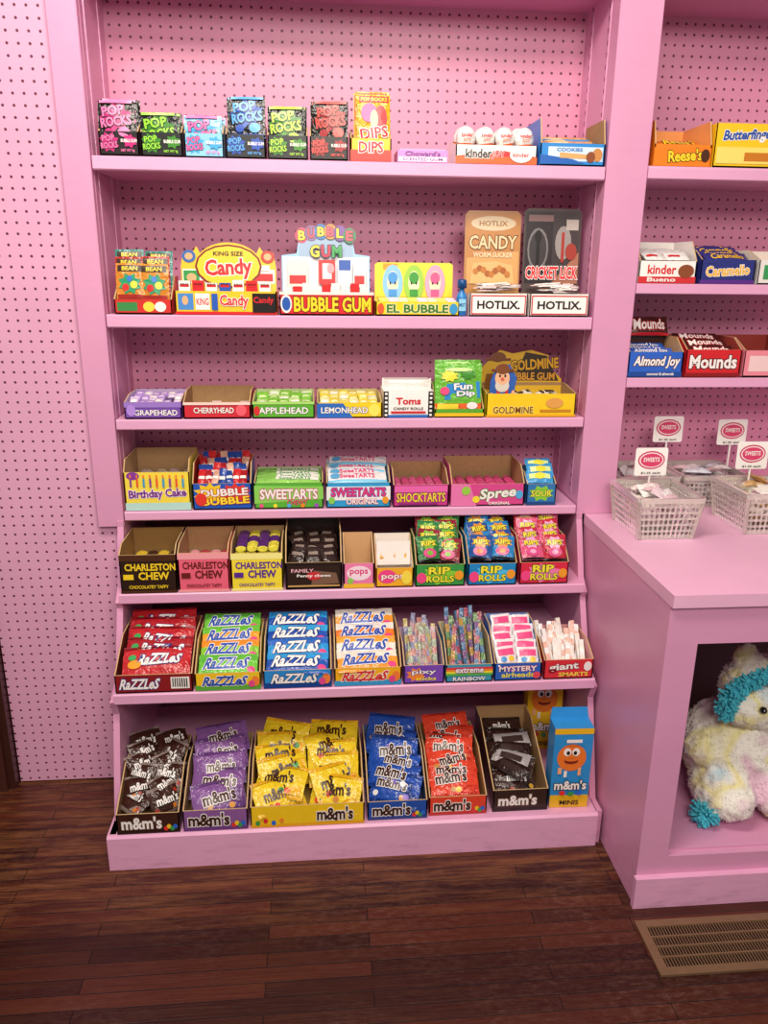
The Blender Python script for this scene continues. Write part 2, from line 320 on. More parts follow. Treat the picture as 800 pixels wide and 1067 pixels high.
def cont(o,w,d):
    o.prism([(0.01,0),(w-.002,0),(w-.002,.155),(.01,.155)],.003,'c:f0c21c',M=FACE(0,.05,0))
    draw(o,FACE(0,.05,0),w,.155,[('r',.12,.62,.95,.98,'t:e02030'),('t','POP ROCKS',.53,.86,.1,.75,'t:f8e02a',BK),('r',.15,.32,.95,.6,'t:f6a414')])
    pile(o,.02,w-.006,.014,.035,.095,.105,2,1,.078,.105,.004,86,D('p:f0a81c',[('r',.05,.84,.95,.97,'t:e3202c'),('t','POP ROCKS',.5,.905,.08,.8,'t:f8e02a',None),('o',.35,.62,.25,.2,'t:f0559a'),('o',.7,.52,.2,.26,'t:e3202c'),('o',.5,.48,.12,.2,'t:f8d0a0'),('t','DIPS',.5,.2,.24,.85,'t:d81a2a',WH,8)]),3,2)
prod('popping_candy_display_box',.607,.708,1,.05,.07,.09,'c:f0c21c',KR,[('r',0,0,1,.5,'t:e0382c'),('t','DIPS',.5,.62,.5,.6,'t:d81a2a',WH)],cont)
o=O('scented_gum_box',.722,.006,1.7136); w=.122
o.box(0,w,0,.09,0,.027,'c:d58ad0'); o.box(.006,w-.006,.004,.086,.027,.030,'c:e6a8dc')
draw(o,FACE(),w,.027,[('r',.02,.06,.98,.45,'t:f6e6f4'),('t','SCENTED GUM',.5,.25,.26,.8,'t:7c3a98',None),('t',"Choward's",.5,.72,.4,.7,'t:7c2a90',None)]); o.build()
def egg(o,x,y,z,r=.024):
    V=[];F=[];mm=[];n=14;m=10
    for j in range(m+1):
        ph=math.pi*j/m
        for i in range(n):
            a=2*math.pi*i/n; rr=r*math.sin(ph)*(1-.12*math.cos(ph)); V.append((rr*math.cos(a),rr*math.sin(a),-r*1.3*math.cos(ph)))
    for j in range(m):
        for i in range(n): F.append((j*n+i,j*n+(i+1)%n,(j+1)*n+(i+1)%n,(j+1)*n+i)); mm.append('p:e8622a' if j<4 else 'p:f4efe9')
    o.add(V,F,mm,Tm(x,y,z)@Ry(R(-35,35)),True)
    draw(o,FACE(x-.016,y-r*1.02,z-.008),.032,.024,[('t','kinder',.5,.7,.35,.9,'t:d8262c',None),('t','JOY',.5,.25,.35,.6,'t:e8652c',None)])
def cont(o,w,d):
    o.box(.006,w-.006,.03,d-.006,.003,.04,'c:f4efe9')
    for r in range(2):
        for i in range(4): egg(o,.028+i*(w-.056)/3,.028+r*.046,.056+r*.006)
prod('chocolate_egg_box',.862,1.066,1,.042,.06,.12,'c:f5f0ea','c:f2ece4',[('r',0,0,1,.4,'t:e8652c'),('p',[(0,.4),(1,.4),(.6,.7)],'t:d8262c'),('t','kinder',.28,.55,.5,.32,BK,WH),('t','JOY',.52,.5,.45,.16,'t:d8262c',WH),('o',.8,.5,.14,.42,'t:fbf7f2'),('t','kinder',.8,.5,.25,.2,'t:d8262c',None)],cont,ys=.8)
def cont(o,w,d):
    for i in range(4): packet(o,Tm(w*.5,.02+i*.025,.04+i*.008)@Rx(40),w*.82,.05,.008,'p:d9a565' if i%2 else 'p:3c9be0',[('r',.1,.3,.5,.7,'t:e8d0a0')])
prod('cookie_snack_box',1.071,1.236,1,.05,.108,.15,'c:2187d8',KR,[('r',.12,.2,.97,.85,'t:cfe6f4'),('p',[(0,.05),(.7,.1),(.5,.3),(0,.5)],'t:1c60b8'),('p',[(.3,.35),(.8,.3),(.8,.5),(.3,.6)],'t:d8a868'),('t','COOKIES',.45,.72,.16,.4,'t:1c70c8',None),('o',.88,.5,.08,.3,'t:c88848'),('o',.78,.4,.07,.25,'t:8a4a28')],cont,ys=.12,bh=.06)
def cont(o,w,d):
    for i in range(4): packet(o,Tm(w*.5,.03+i*.03,.05)@Rx(30),w*.8,.05,.01,'p:f07a1c',[('t',"Reese's",.5,.5,.5,.7,'t:f8d020',BK)])
prod('peanut_butter_cup_box',1.358,1.507,11,.05,.105,.17,'c:f0821e','c:f3a25a',[('r',0,0,1,.85,'t:f2801a'),('t',"Reese's",.55,.5,.55,.6,'t:f8d428','t:4a2410',4,.035),('o',.9,.5,.08,.3,'t:4a2410')],cont,ys=.1)
prod('peanut_bar_box',1.509,1.67,11,.10,.10,.17,'c:f6c81e',KR,[('t','Butterfinger',.55,.72,.3,.84,'t:1f4ea8',WH,3,.035,.2),('r',.04,.08,.96,.46,'t:f8dd70'),('r',.5,.14,.95,.34,'t:c8791e')],None,dy=.002)
# ------------------------------------------------------------------ SHELF 2
def cont(o,w,d):
    for i,(c,k) in enumerate((('d0852a','2a9a6a'),('b0302a','e8c83a'),('2a8a80','e0542c'))):
        pile(o,.004,w-.004,.014+i*.02,.014+i*.02,.075+i*.016,.075+i*.016,1,2,.068,.09,.005,80,D('p:'+c,[('r',.06,.78,.94,.95,'t:3a2a20'),('t','BEAN',.5,.86,.11,.56,'t:f4dc4a',None),('b',.5,.45,.44,.3,8,'t:'+k),('o',.35,.35,.13,.1,'t:d8332c'),('o',.65,.42,.13,.1,'t:f0dc4a'),('o',.5,.58,.1,.08,'t:3a7ad0'),('r',.06,.04,.94,.16,'t:a02820')]),6,3)
prod('jelly_bean_box',.022,.165,2,.035,.09,.12,'c:cf2f2a','c:d9a070',[('r',.05,.2,.4,.8,'t:3a8a4a'),('o',.6,.5,.1,.35,'t:f2d84a'),('o',.8,.5,.1,.35,'t:f4f0ea')],cont,ys=.6)
def fan(n,cx,cy,rx,ry,a0,a1): return [(cx+rx*math.cos(math.radians(a0+(a1-a0)*i/n)),cy+ry*math.sin(math.radians(a0+(a1-a0)*i/n))) for i in range(n+1)]
def cont(o,w,d):
    poly=[(0.004,0),(w-.004,0),(w-.004,.115),(w-.01,.15),(w*.86,.15),(w*.82,.165)]+fan(12,w*.5,.12,w*.33,.055,30,150)+[(w*.18,.165),(w*.14,.15),(.01,.15),(.004,.115)]
    F=FACE(0,d-.012,0,84); o.prism(poly,.003,'c:f2c62a','c:d8d0c0',M=F)
    draw(o,F,w,.175,[('r',.03,.42,.97,.62,'t:f4f0ea'),('r',.04,.44,.2,.6,'t:2f9a4a'),('o',.12,.5,.05,.06,'t:e8b080'),('o',.1,.8,.07,.09,'t:3a6ab0'),('o',.1,.8,.04,.05,'t:e8b080'),('o',.9,.8,.07,.09,'t:c03a2a'),('o',.9,.8,.04,.05,'t:e8b080'),('r',.72,.46,.95,.56,'t:d8242a'),('r',.74,.6,.92,.68,'t:f2efe8'),('o',.5,.66,.34,.31,'t:7a1a14'),('o',.5,.66,.32,.285,'t:f6d030'),('t','Candy',.5,.62,.3,.48,'t:d81f2a','t:f6f2e8',3,.045),('t','KING SIZE',.5,.84,.06,.3,BK,None)])
    for i in range(7):
        m=['c:f4f0ea','c:d8242a','c:f4f0ea','c:2a58b0'][i%4]; x=.01+i*(w-.02)/7; o.box(x,x+.028,.01,.03,.01,.075+R(0,.008),m); draw(o,FACE(x,.01,0),.028,.08,[('r',.1,.82,.9,.9,'t:d8242a'),('t','KING',.5,.9,.06,.7,BK,None)])
prod('candy_stick_display_box',.170,.424,2,.056,.056,.10,'c:f2c62a',KR,[('r',.0,.0,1,.12,'t:d8242a'),('r',.03,.2,.18,.9,'t:4a8ad0'),('o',.1,.6,.03,.2,'t:e8b080'),('r',.2,.2,.34,.9,'t:f4f0ea'),('t','KING',.27,.55,.3,.12,'t:d8242a',None),('t','Candy',.58,.55,.6,.28,'t:d81f2a','t:f6f2e8'),('r',.76,.1,.99,.92,'t:1d1614'),('t','Candy',.87,.6,.35,.2,'t:d8242a',None),('r',.36,.2,.42,.9,'t:2a5ab8')],cont)
def cont(o,w,d):
    F=FACE(0,d-.012,0,85); poly=[(.004,0),(w-.004,0),(w-.004,.145),(w*.82,.15),(w*.80,.175)]+fan(10,w*.5,.165,w*.3,.05,20,160)+[(w*.2,.175),(w*.18,.15),(.004,.145)]
    o.prism(poly,.003,'c:9fcdf0','c:d8d0c0',M=F)
    it=[('r',.03,.04,.97,.66,'t:dfe6ee'),('p',[(.2,.66),(.8,.66),(.78,.95),(.22,.95)],'t:9cb8d4')]
    for i,chh in enumerate('BUBBLE'):
        it+=[('o',.24+i*.104,.90+.05*math.cos((-.5+i*.2)*3),.072,.09,'t:'+['c8506a','8a6a9a','3a7ac0','c89040','7a4aa0','3a8a5a'][i]),('t',chh,.24+i*.104,.90+.05*math.cos((-.5+i*.2)*3),.11,.076,'t:f8e040' if i%2==0 else 't:f0586a','t:3a2a3a',0,.04)]
    for i,chh in enumerate('GUM'): it+=[('t',chh,.38+i*.12,.72,.14,.1,['t:f8e040','t:e03050','t:3aa85a'][i],'t:3a2a3a',0,.04)]
    it+=[('r',.08,.3,.3,.62,'t:e8e2d8'),('r',.1,.34,.28,.44,'t:d22c30'),('r',.42,.34,.6,.62,'t:d22c30'),('r',.46,.4,.56,.58,'t:f8f0f0'),('r',.63,.32,.78,.64,'t:f8f8f8'),('r',.64,.5,.77,.62,'t:2858b0'),('r',.8,.3,.93,.6,'t:f0f0f0'),('r',.81,.34,.92,.44,'t:c82828'),('o',.55,.52,.04,.06,'t:f0a0a8')]
    draw(o,F,w,.215,it)
    for i in range(9):
        x=.01+i*(w-.02)/9; o.box(x,x+.022,.01,.03,.01,.07+R(-.004,.008),['c:f4f0ea','c:d8242a','c:f4f0ea','c:f0e0c0'][i%3])
prod('bubble_gum_display_box',.428,.668,2,.056,.056,.10,'c:d8242c',KR,[('r',0,.88,1,1,'t:f0e8e0'),('t','BUBBLE GUM',.56,.46,.66,.82,'t:f8d828','t:6a1010',0,.045),('o',.07,.48,.06,.4,'t:f4f0ea'),('o',.07,.48,.045,.3,'t:2858b0')],cont)
def cont(o,w,d):
    F=FACE(0,d-.012,0,86); poly=[(.004,0),(w-.004,0),(w-.004,.125),(w-.012,.13),(.012,.13),(.004,.125)]
    o.prism(poly,.003,'c:f4de3a','c:d8d0c0',M=F)
    it=[('r',.12,.86,.3,.98,'t:f0a020'),('r',.03,.3,.97,.34,'t:e8b820')]
    for cx,c,c2 in ((.24,'8cc8ec','4a9ae0'),(.5,'9ccf4a','3a9a3a'),(.76,'f2a6c4','e05a90')):
        it+=[('o',cx,.6,.125,.36,'t:'+c),('o',cx,.62,.07,.22,'t:f7e6c0'),('o',cx,.70,.06,.12,'t:'+c2),('o',cx-.03,.6,.01,.03,BK),('o',cx+.03,.6,.01,.03,BK),('r',cx-.05,.34,cx+.05,.48,'t:'+c2)]
    draw(o,F,w,.13,it)
    for k in range(2):
        for i in range(8): x=.008+i*(w-.016)/8; o.box(x+.002,x+.026,.01+k*.03,.035+k*.03,.004,.038+k*.004,['c:f8e870','c:f2e2f0','c:d8f0d0'][i%3])
prod('bubble_gum_cigar_box',.670,.888,2,.034,.034,.10,'c:f2d41c',KR,[('t','EL BUBBLE',.5,.5,.62,.74,'t:3a7a2a','t:f8f0c0',0,.04),('o',.06,.5,.04,.4,'t:e05a30'),('o',.93,.5,.05,.4,'t:3a9ad0')],cont)
def lathe(o,pr,m,M,n=16):
    V=[];F=[];mm=[]
    for (r,z) in pr:
        for i in range(n): V.append((r*math.cos(2*math.pi*i/n),r*math.sin(2*math.pi*i/n),z))
    for j in range(len(pr)-1):
        for i in range(n): F.append((j*n+i,j*n+(i+1)%n,(j+1)*n+(i+1)%n,(j+1)*n+i)); mm.append(m[j] if isinstance(m,list) else m)
    F.append(tuple(range(n-1,-1,-1))); mm.append(mm[0]); F.append(tuple((len(pr)-1)*n+i for i in range(n))); mm.append(mm[-2])
    o.add(V,F,mm,M,True)
o=O('candy_spray_bottle',.894,-.0,1.3526)
o=O('candy_spray_bottle',.894,.02,1.3526)
lathe(o,[(.013,0),(.014,.004),(.014,.045),(.010,.056),(.007,.06),(.007,.068),(.012,.068),(.012,.086),(.009,.09)],['s:1f6fb8','s:1f6fb8','s:2a86cc','s:1f6fb8','s:1f6fb8','s:114a88','s:114a88','s:114a88'],Matrix())
draw(o,FACE(-.010,-.0145,.012),.02,.03,[('r',.05,0,.95,1,'t:8fd0ee'),('t','MIST',.5,.5,.3,.8,'t:114a88',None)]); o.build()
def hot(bg,arch):
    def cont(o,w,d):
        F=FACE(0,d-.02,0,86); H=.262 if arch else .27
        o.prism([(.0,0),(w-.002,0),(w-.002,H-.01),(w-.012,H),(.01,H),(.0,H-.01)],.003,bg,'c:d8d0c0',M=F)
        if arch:
            it=[('r',.04,.3,.96,.97,'t:d9a565'),('p',[(.04,.55),(.96,.62),(.96,.97),(.04,.97)],'t:c08448'),('o',.5,.88,.4,.07,'t:dcc8a4'),('t','HOTLIX',.5,.88,.05,.5,'t:a07038',None),('t','CANDY',.5,.7,.13,.84,'t:e8cfa0','t:6a3a18'),('p',[(.1,.3),(.9,.3),(.85,.48),(.55,.52),(.15,.5)],'t:e8b878'),('t','WORM SUCKER',.5,.58,.05,.7,'t:f4e0b8',None)]
            for k in range(9): it.append(('o',.2+.07*k,.42+.03*math.sin(k*1.3),.05,.03,'t:a8602a' if k%2 else 't:c07a38'))
        else:
            it=[('r',.04,.3,.96,.97,'t:3e3638'),('r',.04,.3,.5,.97,'t:2a2226'),('r',.08,.88,.5,.94,'t:8a6a6a'),('p',[(.5,.3),(.96,.3),(.96,.6)],'t:a87058'),('o',.25,.62,.18,.2,'t:7a7678'),('o',.25,.62,.15,.17,'t:3a3438'),('r',.22,.42,.28,.76,'t:18120f'),('o',.25,.74,.06,.06,'t:18120f'),('o',.68,.68,.14,.16,'t:989290'),('r',.65,.5,.7,.78,'t:a8342a'),('r',.72,.8,.93,.9,'t:b8b0a8'),('o',.82,.6,.1,.08,'t:a03a30'),('t','CRICKET LICK',.5,.4,.12,.9,'t:e02830',WH,0,.04)]
        draw(o,F,w,H,it)
        for k in range(8):
            packet(o,Tm(R(.04,w-.04),R(.025,.06),.062+k*.0022)@Rz(R(-40,40))@Rx(R(0,20)),R(.05,.07),.026,.004,['p:e8dcdc','p:f2eef0','p:d8c8c8'][k%3],[('r',.2,.3,.7,.7,['t:c8404a','t:8a5a30','t:f0f0f0'][k%3])],6,4)
            x=R(.02,w-.06); y=R(.012,.05); z=.066+k*.002; o.bar((x,y,z),(x+R(.03,.05),y+R(-.005,.02),z+.003),.0016,'s:f6f2ee')
    return cont
for (a,b,bg,ar) in ((.911,1.065,'c:b8844c',True),(1.068,1.228,'c:4a3c3c',False)):
    prod('novelty_lollipop_box',a,b,2,.056,.056,.11,'c:f6f3ee','c:efe8e0',[('r',.03,.07,.97,.93,'t:c8202c'),('r',.05,.13,.95,.87,'t:f8f5f1'),('t','HOTLIX.',.5,.5,.38,.74,BK,None,0,.055)],hot(bg,ar),dy=.004)
def cont(o,w,d):
    for r in range(3):
        for i in range(2): packet(o,Tm(w*(.3+.4*i),.03+r*.04,.068+r*.005)@Rz(R(-12,12))@Rx(25),.06,.05,.006,'p:f4f2ef',[('r',.1,.2,.6,.4,'t:d8262c')])
prod('chocolate_bar_box',1.350,1.506,12,.055,.105,.15,'c:f6f3ef','c:efe9e4',[('r',0,0,1,.3,'t:d03036'),('t','kinder',.4,.62,.42,.5,'t:d8262c',None),('o',.82,.55,.14,.3,'t:8a4a28'),('t','Bueno',.4,.17,.2,.5,WH,None)],cont,ys=.25)
def cont(o,w,d):
    pile(o,.01,w-.01,.02,.11,.065,.085,4,1,w*.82,.045,.008,35,D('p:2a2f78',[('t','Caramello',.5,.5,.45,.75,'t:f2c030',None)]))
prod('caramel_bar_box',1.515,1.665,12,.06,.085,.15,'c:28307c','c:e8dcd0',[('t','Caramello',.5,.55,.42,.8,'t:f2b828',WH,3),('r',0,0,1,.16,'t:5a2a8a')],cont,ys=.3)
prod('mint_bar_box',1.672,1.82,12,.06,.085,.15,'c:e8e4e0','c:e8dcd0',[('r',.1,.2,.9,.8,'t:3a9a5a')],None)
def cont(o,w,d):
    pile(o,.01,w-.01,.02,.10,.05,.07,4,1,w*.82,.04,.008,30,D('p:2e62c4',[('t','Almond Joy',.5,.5,.5,.75,WH,None)]))
    o.box(.04,w-.006,.115,.14,.0,.10,'c:3a1814'); packet(o,Tm(w*.6,.11,.125)@Rx(65),.11,.055,.012,'p:4a1c18',[('t','Mounds',.5,.55,.55,.8,WH,'t:c82028'),('r',0,0,1,.12,'t:c82028')])
prod('coconut_almond_bar_box',1.347,1.500,13,.066,.10,.16,'c:2a62c8','c:c9a070',[('r',0,0,1,.2,'t:1d4898'),('t','Almond Joy',.52,.58,.5,.84,WH,'t:5a2a18',0,.035,.15),('t','coconut & almonds',.6,.12,.12,.5,WH,None)],cont,ys=.3)
def cont(o,w,d):
    pile(o,.01,w-.01,.02,.11,.065,.09,3,1,w*.82,.045,.009,35,D('p:4a1c16',[('t','Mounds',.5,.5,.5,.75,WH,'t:c82028')]))
prod('coconut_bar_box',1.505,1.662,13,.072,.10,.16,'c:d01f28','c:a04038',[('t','Mounds',.5,.55,.5,.86,WH,'t:4a1810',0,.045),('r',0,0,1,.14,'t:8a1418')],cont,ys=.3)
prod('chocolate_bar_box',1.668,1.82,13,.07,.10,.16,'c:e88a9a','c:a04038',[('r',.1,.2,.9,.8,'t:f0d0d0')],None)
# ------------------------------------------------------------------ SHELF 3
def flatrows(c,c2,z0,n=6,rows=3,txt=None):
    def cont(o,w,d):
        for r in range(rows):
            for i in range(n):
                if R(0,1)<.12: continue
                x=.008+(i+.5)*(w-.016)/n; packet(o,Tm(x,.018+r*(d-.03)/rows+.012,z0+r*.005+R(-.004,.003))@Rz(R(-9,9))@Rx(24+R(-12,12)),(w-.016)/n*.94,.04,.005,'p:'+(c if (i+r)%3 else c2),[('r',.15,.35,.85,.6,'t:'+c2 if (i+r)%3 else WH)],5,4)
    return cont
prod('grape_candy_box',.024,.171,3,.043,.055,.15,'c:7a4fb0','c:cdb8e0',[('t','GRAPEHEAD',.55,.36,.34,.76,WH,'t:4a2080'),('r',0,.68,1,1,'t:9a78cc'),('o',.12,.5,.08,.35,'t:b08ae0')],flatrows('b08fd4','dccbf0',.036))
prod('cherry_candy_box',.173,.348,3,.042,.065,.15,'c:cf2a38',KR,[('t','CHERRYHEAD',.45,.5,.36,.6,WH,'t:8a1020'),('o',.86,.5,.08,.36,'t:f06070'),('r',0,.84,1,1,'t:f4d8d0')],flatrows('c83040','f0d0d0',.012,6,2))
prod('apple_candy_box',.350,.514,3,.043,.055,.15,'c:5cb030','c:c8dca0',[('t','APPLEHEAD',.5,.46,.4,.8,WH,'t:2a6a18'),('r',0,.84,1,1,'t:a8dc70'),('o',.07,.45,.05,.3,'t:d03030')],flatrows('7cc440','c8e8a0',.036,5))
prod('lemon_candy_box',.518,.692,3,.04,.055,.15,'c:f2d020','c:e0d090',[('p',[(0,0),(.55,0),(.4,.95),(0,.95)],'t:2a6ac0'),('t','LEMONHEAD',.42,.5,.4,.72,WH,'t:14408a'),('o',.88,.5,.09,.42,'t:f6e860')],flatrows('f0d850','f8f0b0',.036,6))
o=O('candy_roll_box',.694,.006,1.0896); w,h=.132,.098
o.box(0,w,0,.10,0,h*.72,'c:f6f3f0'); o.prism([(0,h*.72),(w,h*.72),(w,h),(w*.8,h*.86),(w*.2,h*.86),(0,h)],.004,'c:f0ece8',M=FACE(0,.05,0)); o.box(.004,w-.004,.05,.096,h*.72,h*.95,'c:f0ece8')
it=[('r',0,0,.1,.98,BK),('r',.9,0,1,.98,BK),('r',.1,0,.9,.1,'t:2a6ac0'),('t','Toms',.5,.62,.26,.5,'t:d0202c',None,0,.045),('t','CANDY ROLLS',.5,.34,.1,.6,BK,None),('r',.15,.16,.85,.24,'t:d0202c')]
for i in range(6): it+=[('r',.025,.06+i*.16,.075,.14+i*.16,WH),('r',.925,.06+i*.16,.975,.14+i*.16,WH)]
draw(o,FACE(),w,h*.72,it); o.build()
def cont(o,w,d):
    pile(o,.004,w-.004,.010,.06,.074,.084,3,1,w*.94,.118,.006,84,D(lambda u,v:'p:6ab838' if v>.2 else 'p:e8642c',[('p',[(.2,.25),(.98,.3),(.95,.66),(.25,.6)],'t:2a8ad0'),('t','Fun',.6,.55,.15,.4,WH,'t:1f50a0',3,.05),('t','Dip',.66,.38,.15,.4,WH,'t:1f50a0',3,.05),('b',.3,.78,.2,.14,8,'t:f4e040'),('b',.7,.82,.18,.13,8,'t:3a8a20'),('o',.2,.45,.1,.09,'t:f04a80'),('r',.05,.04,.5,.16,'t:f4e040'),('o',.8,.12,.12,.08,'t:f8f0f0'),('o',.5,.92,.3,.04,'t:b8e080')]),2,2)
prod('dipping_powder_candy_box',.830,.965,3,.022,.08,.11,'c:58a82c','c:7ab84a',[('r',0,.1,1,.5,'t:f0c020')],cont,ys=.6)
def cont(o,w,d):
    F=FACE(0,d-.01,0,84); H=.165
    o.prism([(.004,0),(w-.004,0),(w-.004,.085),(w*.85,.115),(w*.82,.15),(w*.62,.165),(w*.4,.155),(w*.25,.165),(w*.06,.12),(.004,.1)],.003,'c:dcb022','c:d8d0c0',M=F)
    draw(o,F,w,H,[('p',[(.42,.5),(.95,.48),(.8,.9),(.55,.96)],'t:3a2a1a'),('t','GOLDMINE',.66,.76,.18,.56,'t:e8b020',BK,4,.045),('t','BUBBLE GUM',.62,.56,.13,.56,'t:e0a030','t:2a1a10',0,.035),('p',[(.06,.35),(.4,.35),(.36,.62),(.1,.6)],'t:8a5a28'),('r',.08,.82,.38,.86,'t:7a4420'),('o',.23,.88,.09,.08,'t:7a4420')])
    o.prism([(0,0),(.062,0),(.058,.05),(.066,.1),(.045,.135),(.01,.13),(-.006,.09),(-.008,.05)],.003,'c:2a5cae','c:d8d0c0',M=FACE(.022,.03,.0,86)); draw(o,FACE(.012,.03,0,86),.072,.14,[('r',.15,.02,.85,.45,'t:2a5cae'),('r',.3,.2,.42,.55,'t:c8342c'),('r',.62,.2,.74,.55,'t:c8342c'),('o',.5,.7,.28,.17,'t:ecb48c'),('o',.5,.56,.27,.12,'t:d8cfc2'),('o',.5,.68,.2,.1,'t:ecb48c'),('r',.08,.82,.92,.88,'t:6a3a1a'),('o',.5,.88,.26,.1,'t:7a4420'),('o',.4,.75,.04,.025,BK),('o',.6,.75,.04,.025,BK),('o',.5,.69,.07,.035,'t:d06a50'),('o',.1,.35,.1,.08,'t:ecb48c'),('o',.92,.4,.08,.08,'t:ecb48c')],lift=.001)
    for i in range(10): packet(o,Tm(.04+R(0,w-.08),.02+R(0,.08),.05)@Rz(R(-60,60))@Rx(20),.035,.025,.009,'p:e8e0d0',[('r',.3,.2,.7,.8,'t:3a3028')],5,4)
prod('nugget_gum_display_box',.968,1.215,3,.062,.075,.13,'c:f2cc1c',KR,[('t','GOLDMINE',.3,.3,.3,.45,'t:7a4a10','t:fbe680'),('r',.6,.2,.95,.32,'t:c8861c'),('o',.76,.6,.1,.22,'t:e0a050'),('r',.0,.0,1,.1,'t:e8a81c')],cont,ys=.7)
# ------------------------------------------------------------------ SHELF 4
def cakes(o,w,d):
    bars(o,.006,w-.006,.02,d-.01,.045,.075,4,1,['p:e8dcf0','p:f4ecd0'],'p:e0c8e8')
it=[('r',0,0,1,.2,'t:b8e0d8'),('t','Birthday Cake',.5,.42,.28,.88,'t:7a2a90','t:f8f0f8',2,.045)]
for i in range(9): it+=[('r',.09+i*.1,.62,.12+i*.1,.84,'t:'+['8a3aa0','e8582c','3a9ad0'][i%3]),('o',.105+i*.1,.9,.014,.05,'t:f0842c')]
def cont(o,w,d): cakes(o,w,d); draw(o,FACE(0,0,0),w,.108,[('o',.14,.88,.1,.1,'t:8a3aa0')])
prod('birthday_cake_taffy_box',.006,.180,4,.105,.135,.17,'c:f2dc4a',KR,it,cont,ys=.15)
def cont(o,w,d):
    for k in range(4):
        for i in range(7): 
            x=.014+(i+.5)*(w-.028)/7; m=['p:c8282c','p:24489a','p:a82028','p:24489a','p:d8a890'][(i*2+k)%5]
            packet(o,Tm(x,.026+k*.028,.08+k*.010)@Rz(R(-18,18))@Rx(50+R(-16,16)),.02,.055,.006,m,[('r',.1,.42,.9,.58,WH)],4,4)
prod('bubble_gum_box',.183,.342,4,.072,.12,.14,'c:2458b8','c:c0392c',[('b',.3,.62,.3,.42,10,'t:f0c828'),('b',.72,.62,.28,.4,10,'t:e03a2c'),('t','DUBBLE',.54,.66,.28,.8,WH,'t:b01820',3,.045),('t','BUBBLE',.56,.34,.28,.8,'t:f8dc3a','t:b01820',3,.045),('o',.14,.4,.1,.25,'t:e03a2c')],cont,ys=.3)
def cont(o,w,d):
    pile(o,.006,w-.006,.03,d-.03,.07,.075,4,1,w*.92,.035,.006,15,D('p:8fd060',[('r',.3,.3,.98,.8,'t:f4f4ec'),('t','SweeTARTS',.6,.5,.4,.5,'t:3a9a3a',None)]))
prod('tart_candy_chewy_box',.346,.534,4,.072,.082,.14,'c:58b038','c:b8d890',[('p',[(0,.2),(1,.35),(1,.85),(0,.9)],'t:8ad05a'),('t','SWEETARTS',.5,.56,.4,.84,WH,'t:c02070',0,.045),('t','CHEWY',.62,.24,.2,.3,'t:e03078',None)]+[('o',.1+i*.2,.12,.03,.08,'t:'+c) for i,c in enumerate(('f0508a','f4e03a','50b0e8','f08a2c','a050c0'))],cont)
def cont(o,w,d):
    pile(o,.006,w-.006,.03,d-.03,.075,.1,4,1,w*.92,.045,.006,22,D('p:ece8ee',[('r',.0,.0,1,.25,'t:7ac8ea'),('t','SweeTARTS',.5,.6,.4,.6,'t:e04a80',None),('o',.12,.6,.08,.25,'t:5aa8d8')]))
prod('tart_candy_box',.540,.717,4,.07,.10,.14,'c:2f9ed6','c:b8d8e8',[('r',0,.3,1,.85,'t:f2f0f2'),('t','SWEETARTS',.5,.62,.36,.86,'t:e0387a','t:2a58b0',0,.045),('t','ORIGINAL',.56,.24,.22,.5,WH,'t:d02868'),('o',.08,.3,.05,.15,'t:8ad05a'),('o',.92,.3,.05,.15,'t:f0a02c')],cont)
def cont(o,w,d): bars(o,.006,w-.006,.02,d-.02,.035,.055,6,1,['p:e05a9a','p:d84888'],'p:e890b8')
prod('sour_chew_candy_box',.722,.878,4,.062,.095,.14,'c:c83a8e',KR,[('r',.02,.66,.98,.94,'t:e868b0'),('t','SHOCKTARTS',.5,.42,.42,.88,'t:f2dc3a','t:6a1858'),('r',.1,.06,.8,.16,'t:8a2a70')],cont)
def cont(o,w,d): bars(o,.006,w-.006,.02,d-.02,.03,.05,7,1,['p:ea4a90','p:d84888'],'p:e890b8')
prod('round_candy_roll_box',.882,1.090,4,.062,.105,.16,'c:d84a90',KR,[('p',[(0,0),(.35,0),(.25,1),(0,1)],'t:e87ab4'),('t','Spree',.64,.52,.6,.5,WH,'t:3a8a3a',5,.045,.2),('o',.2,.7,.06,.2,'t:9ad04a'),('o',.34,.3,.05,.16,'t:f4e03a'),('o',.93,.5,.05,.2,'t:50b0e8'),('t','ORIGINAL',.66,.12,.14,.3,WH,None)],cont,ys=.3)
def cont(o,w,d):
    pile(o,.006,w-.006,.02,.06,.075,.1,3,1,w*.88,.04,.008,45,D('p:3a9ad8',[('r',.1,.3,.9,.7,'t:d8f0a0'),('o',.5,.5,.2,.25,'t:e8e03a')]))
prod('sour_candy_box',1.094,1.180,4,.06,.085,.12,'c:2f78b8','c:5aa0c8',[('b',.5,.55,.45,.4,8,'t:8ad03a'),('t','SOUR',.5,.55,.3,.7,'t:f4f04a','t:1c5a30'),('r',0,0,1,.15,'t:1d4a88')],cont)
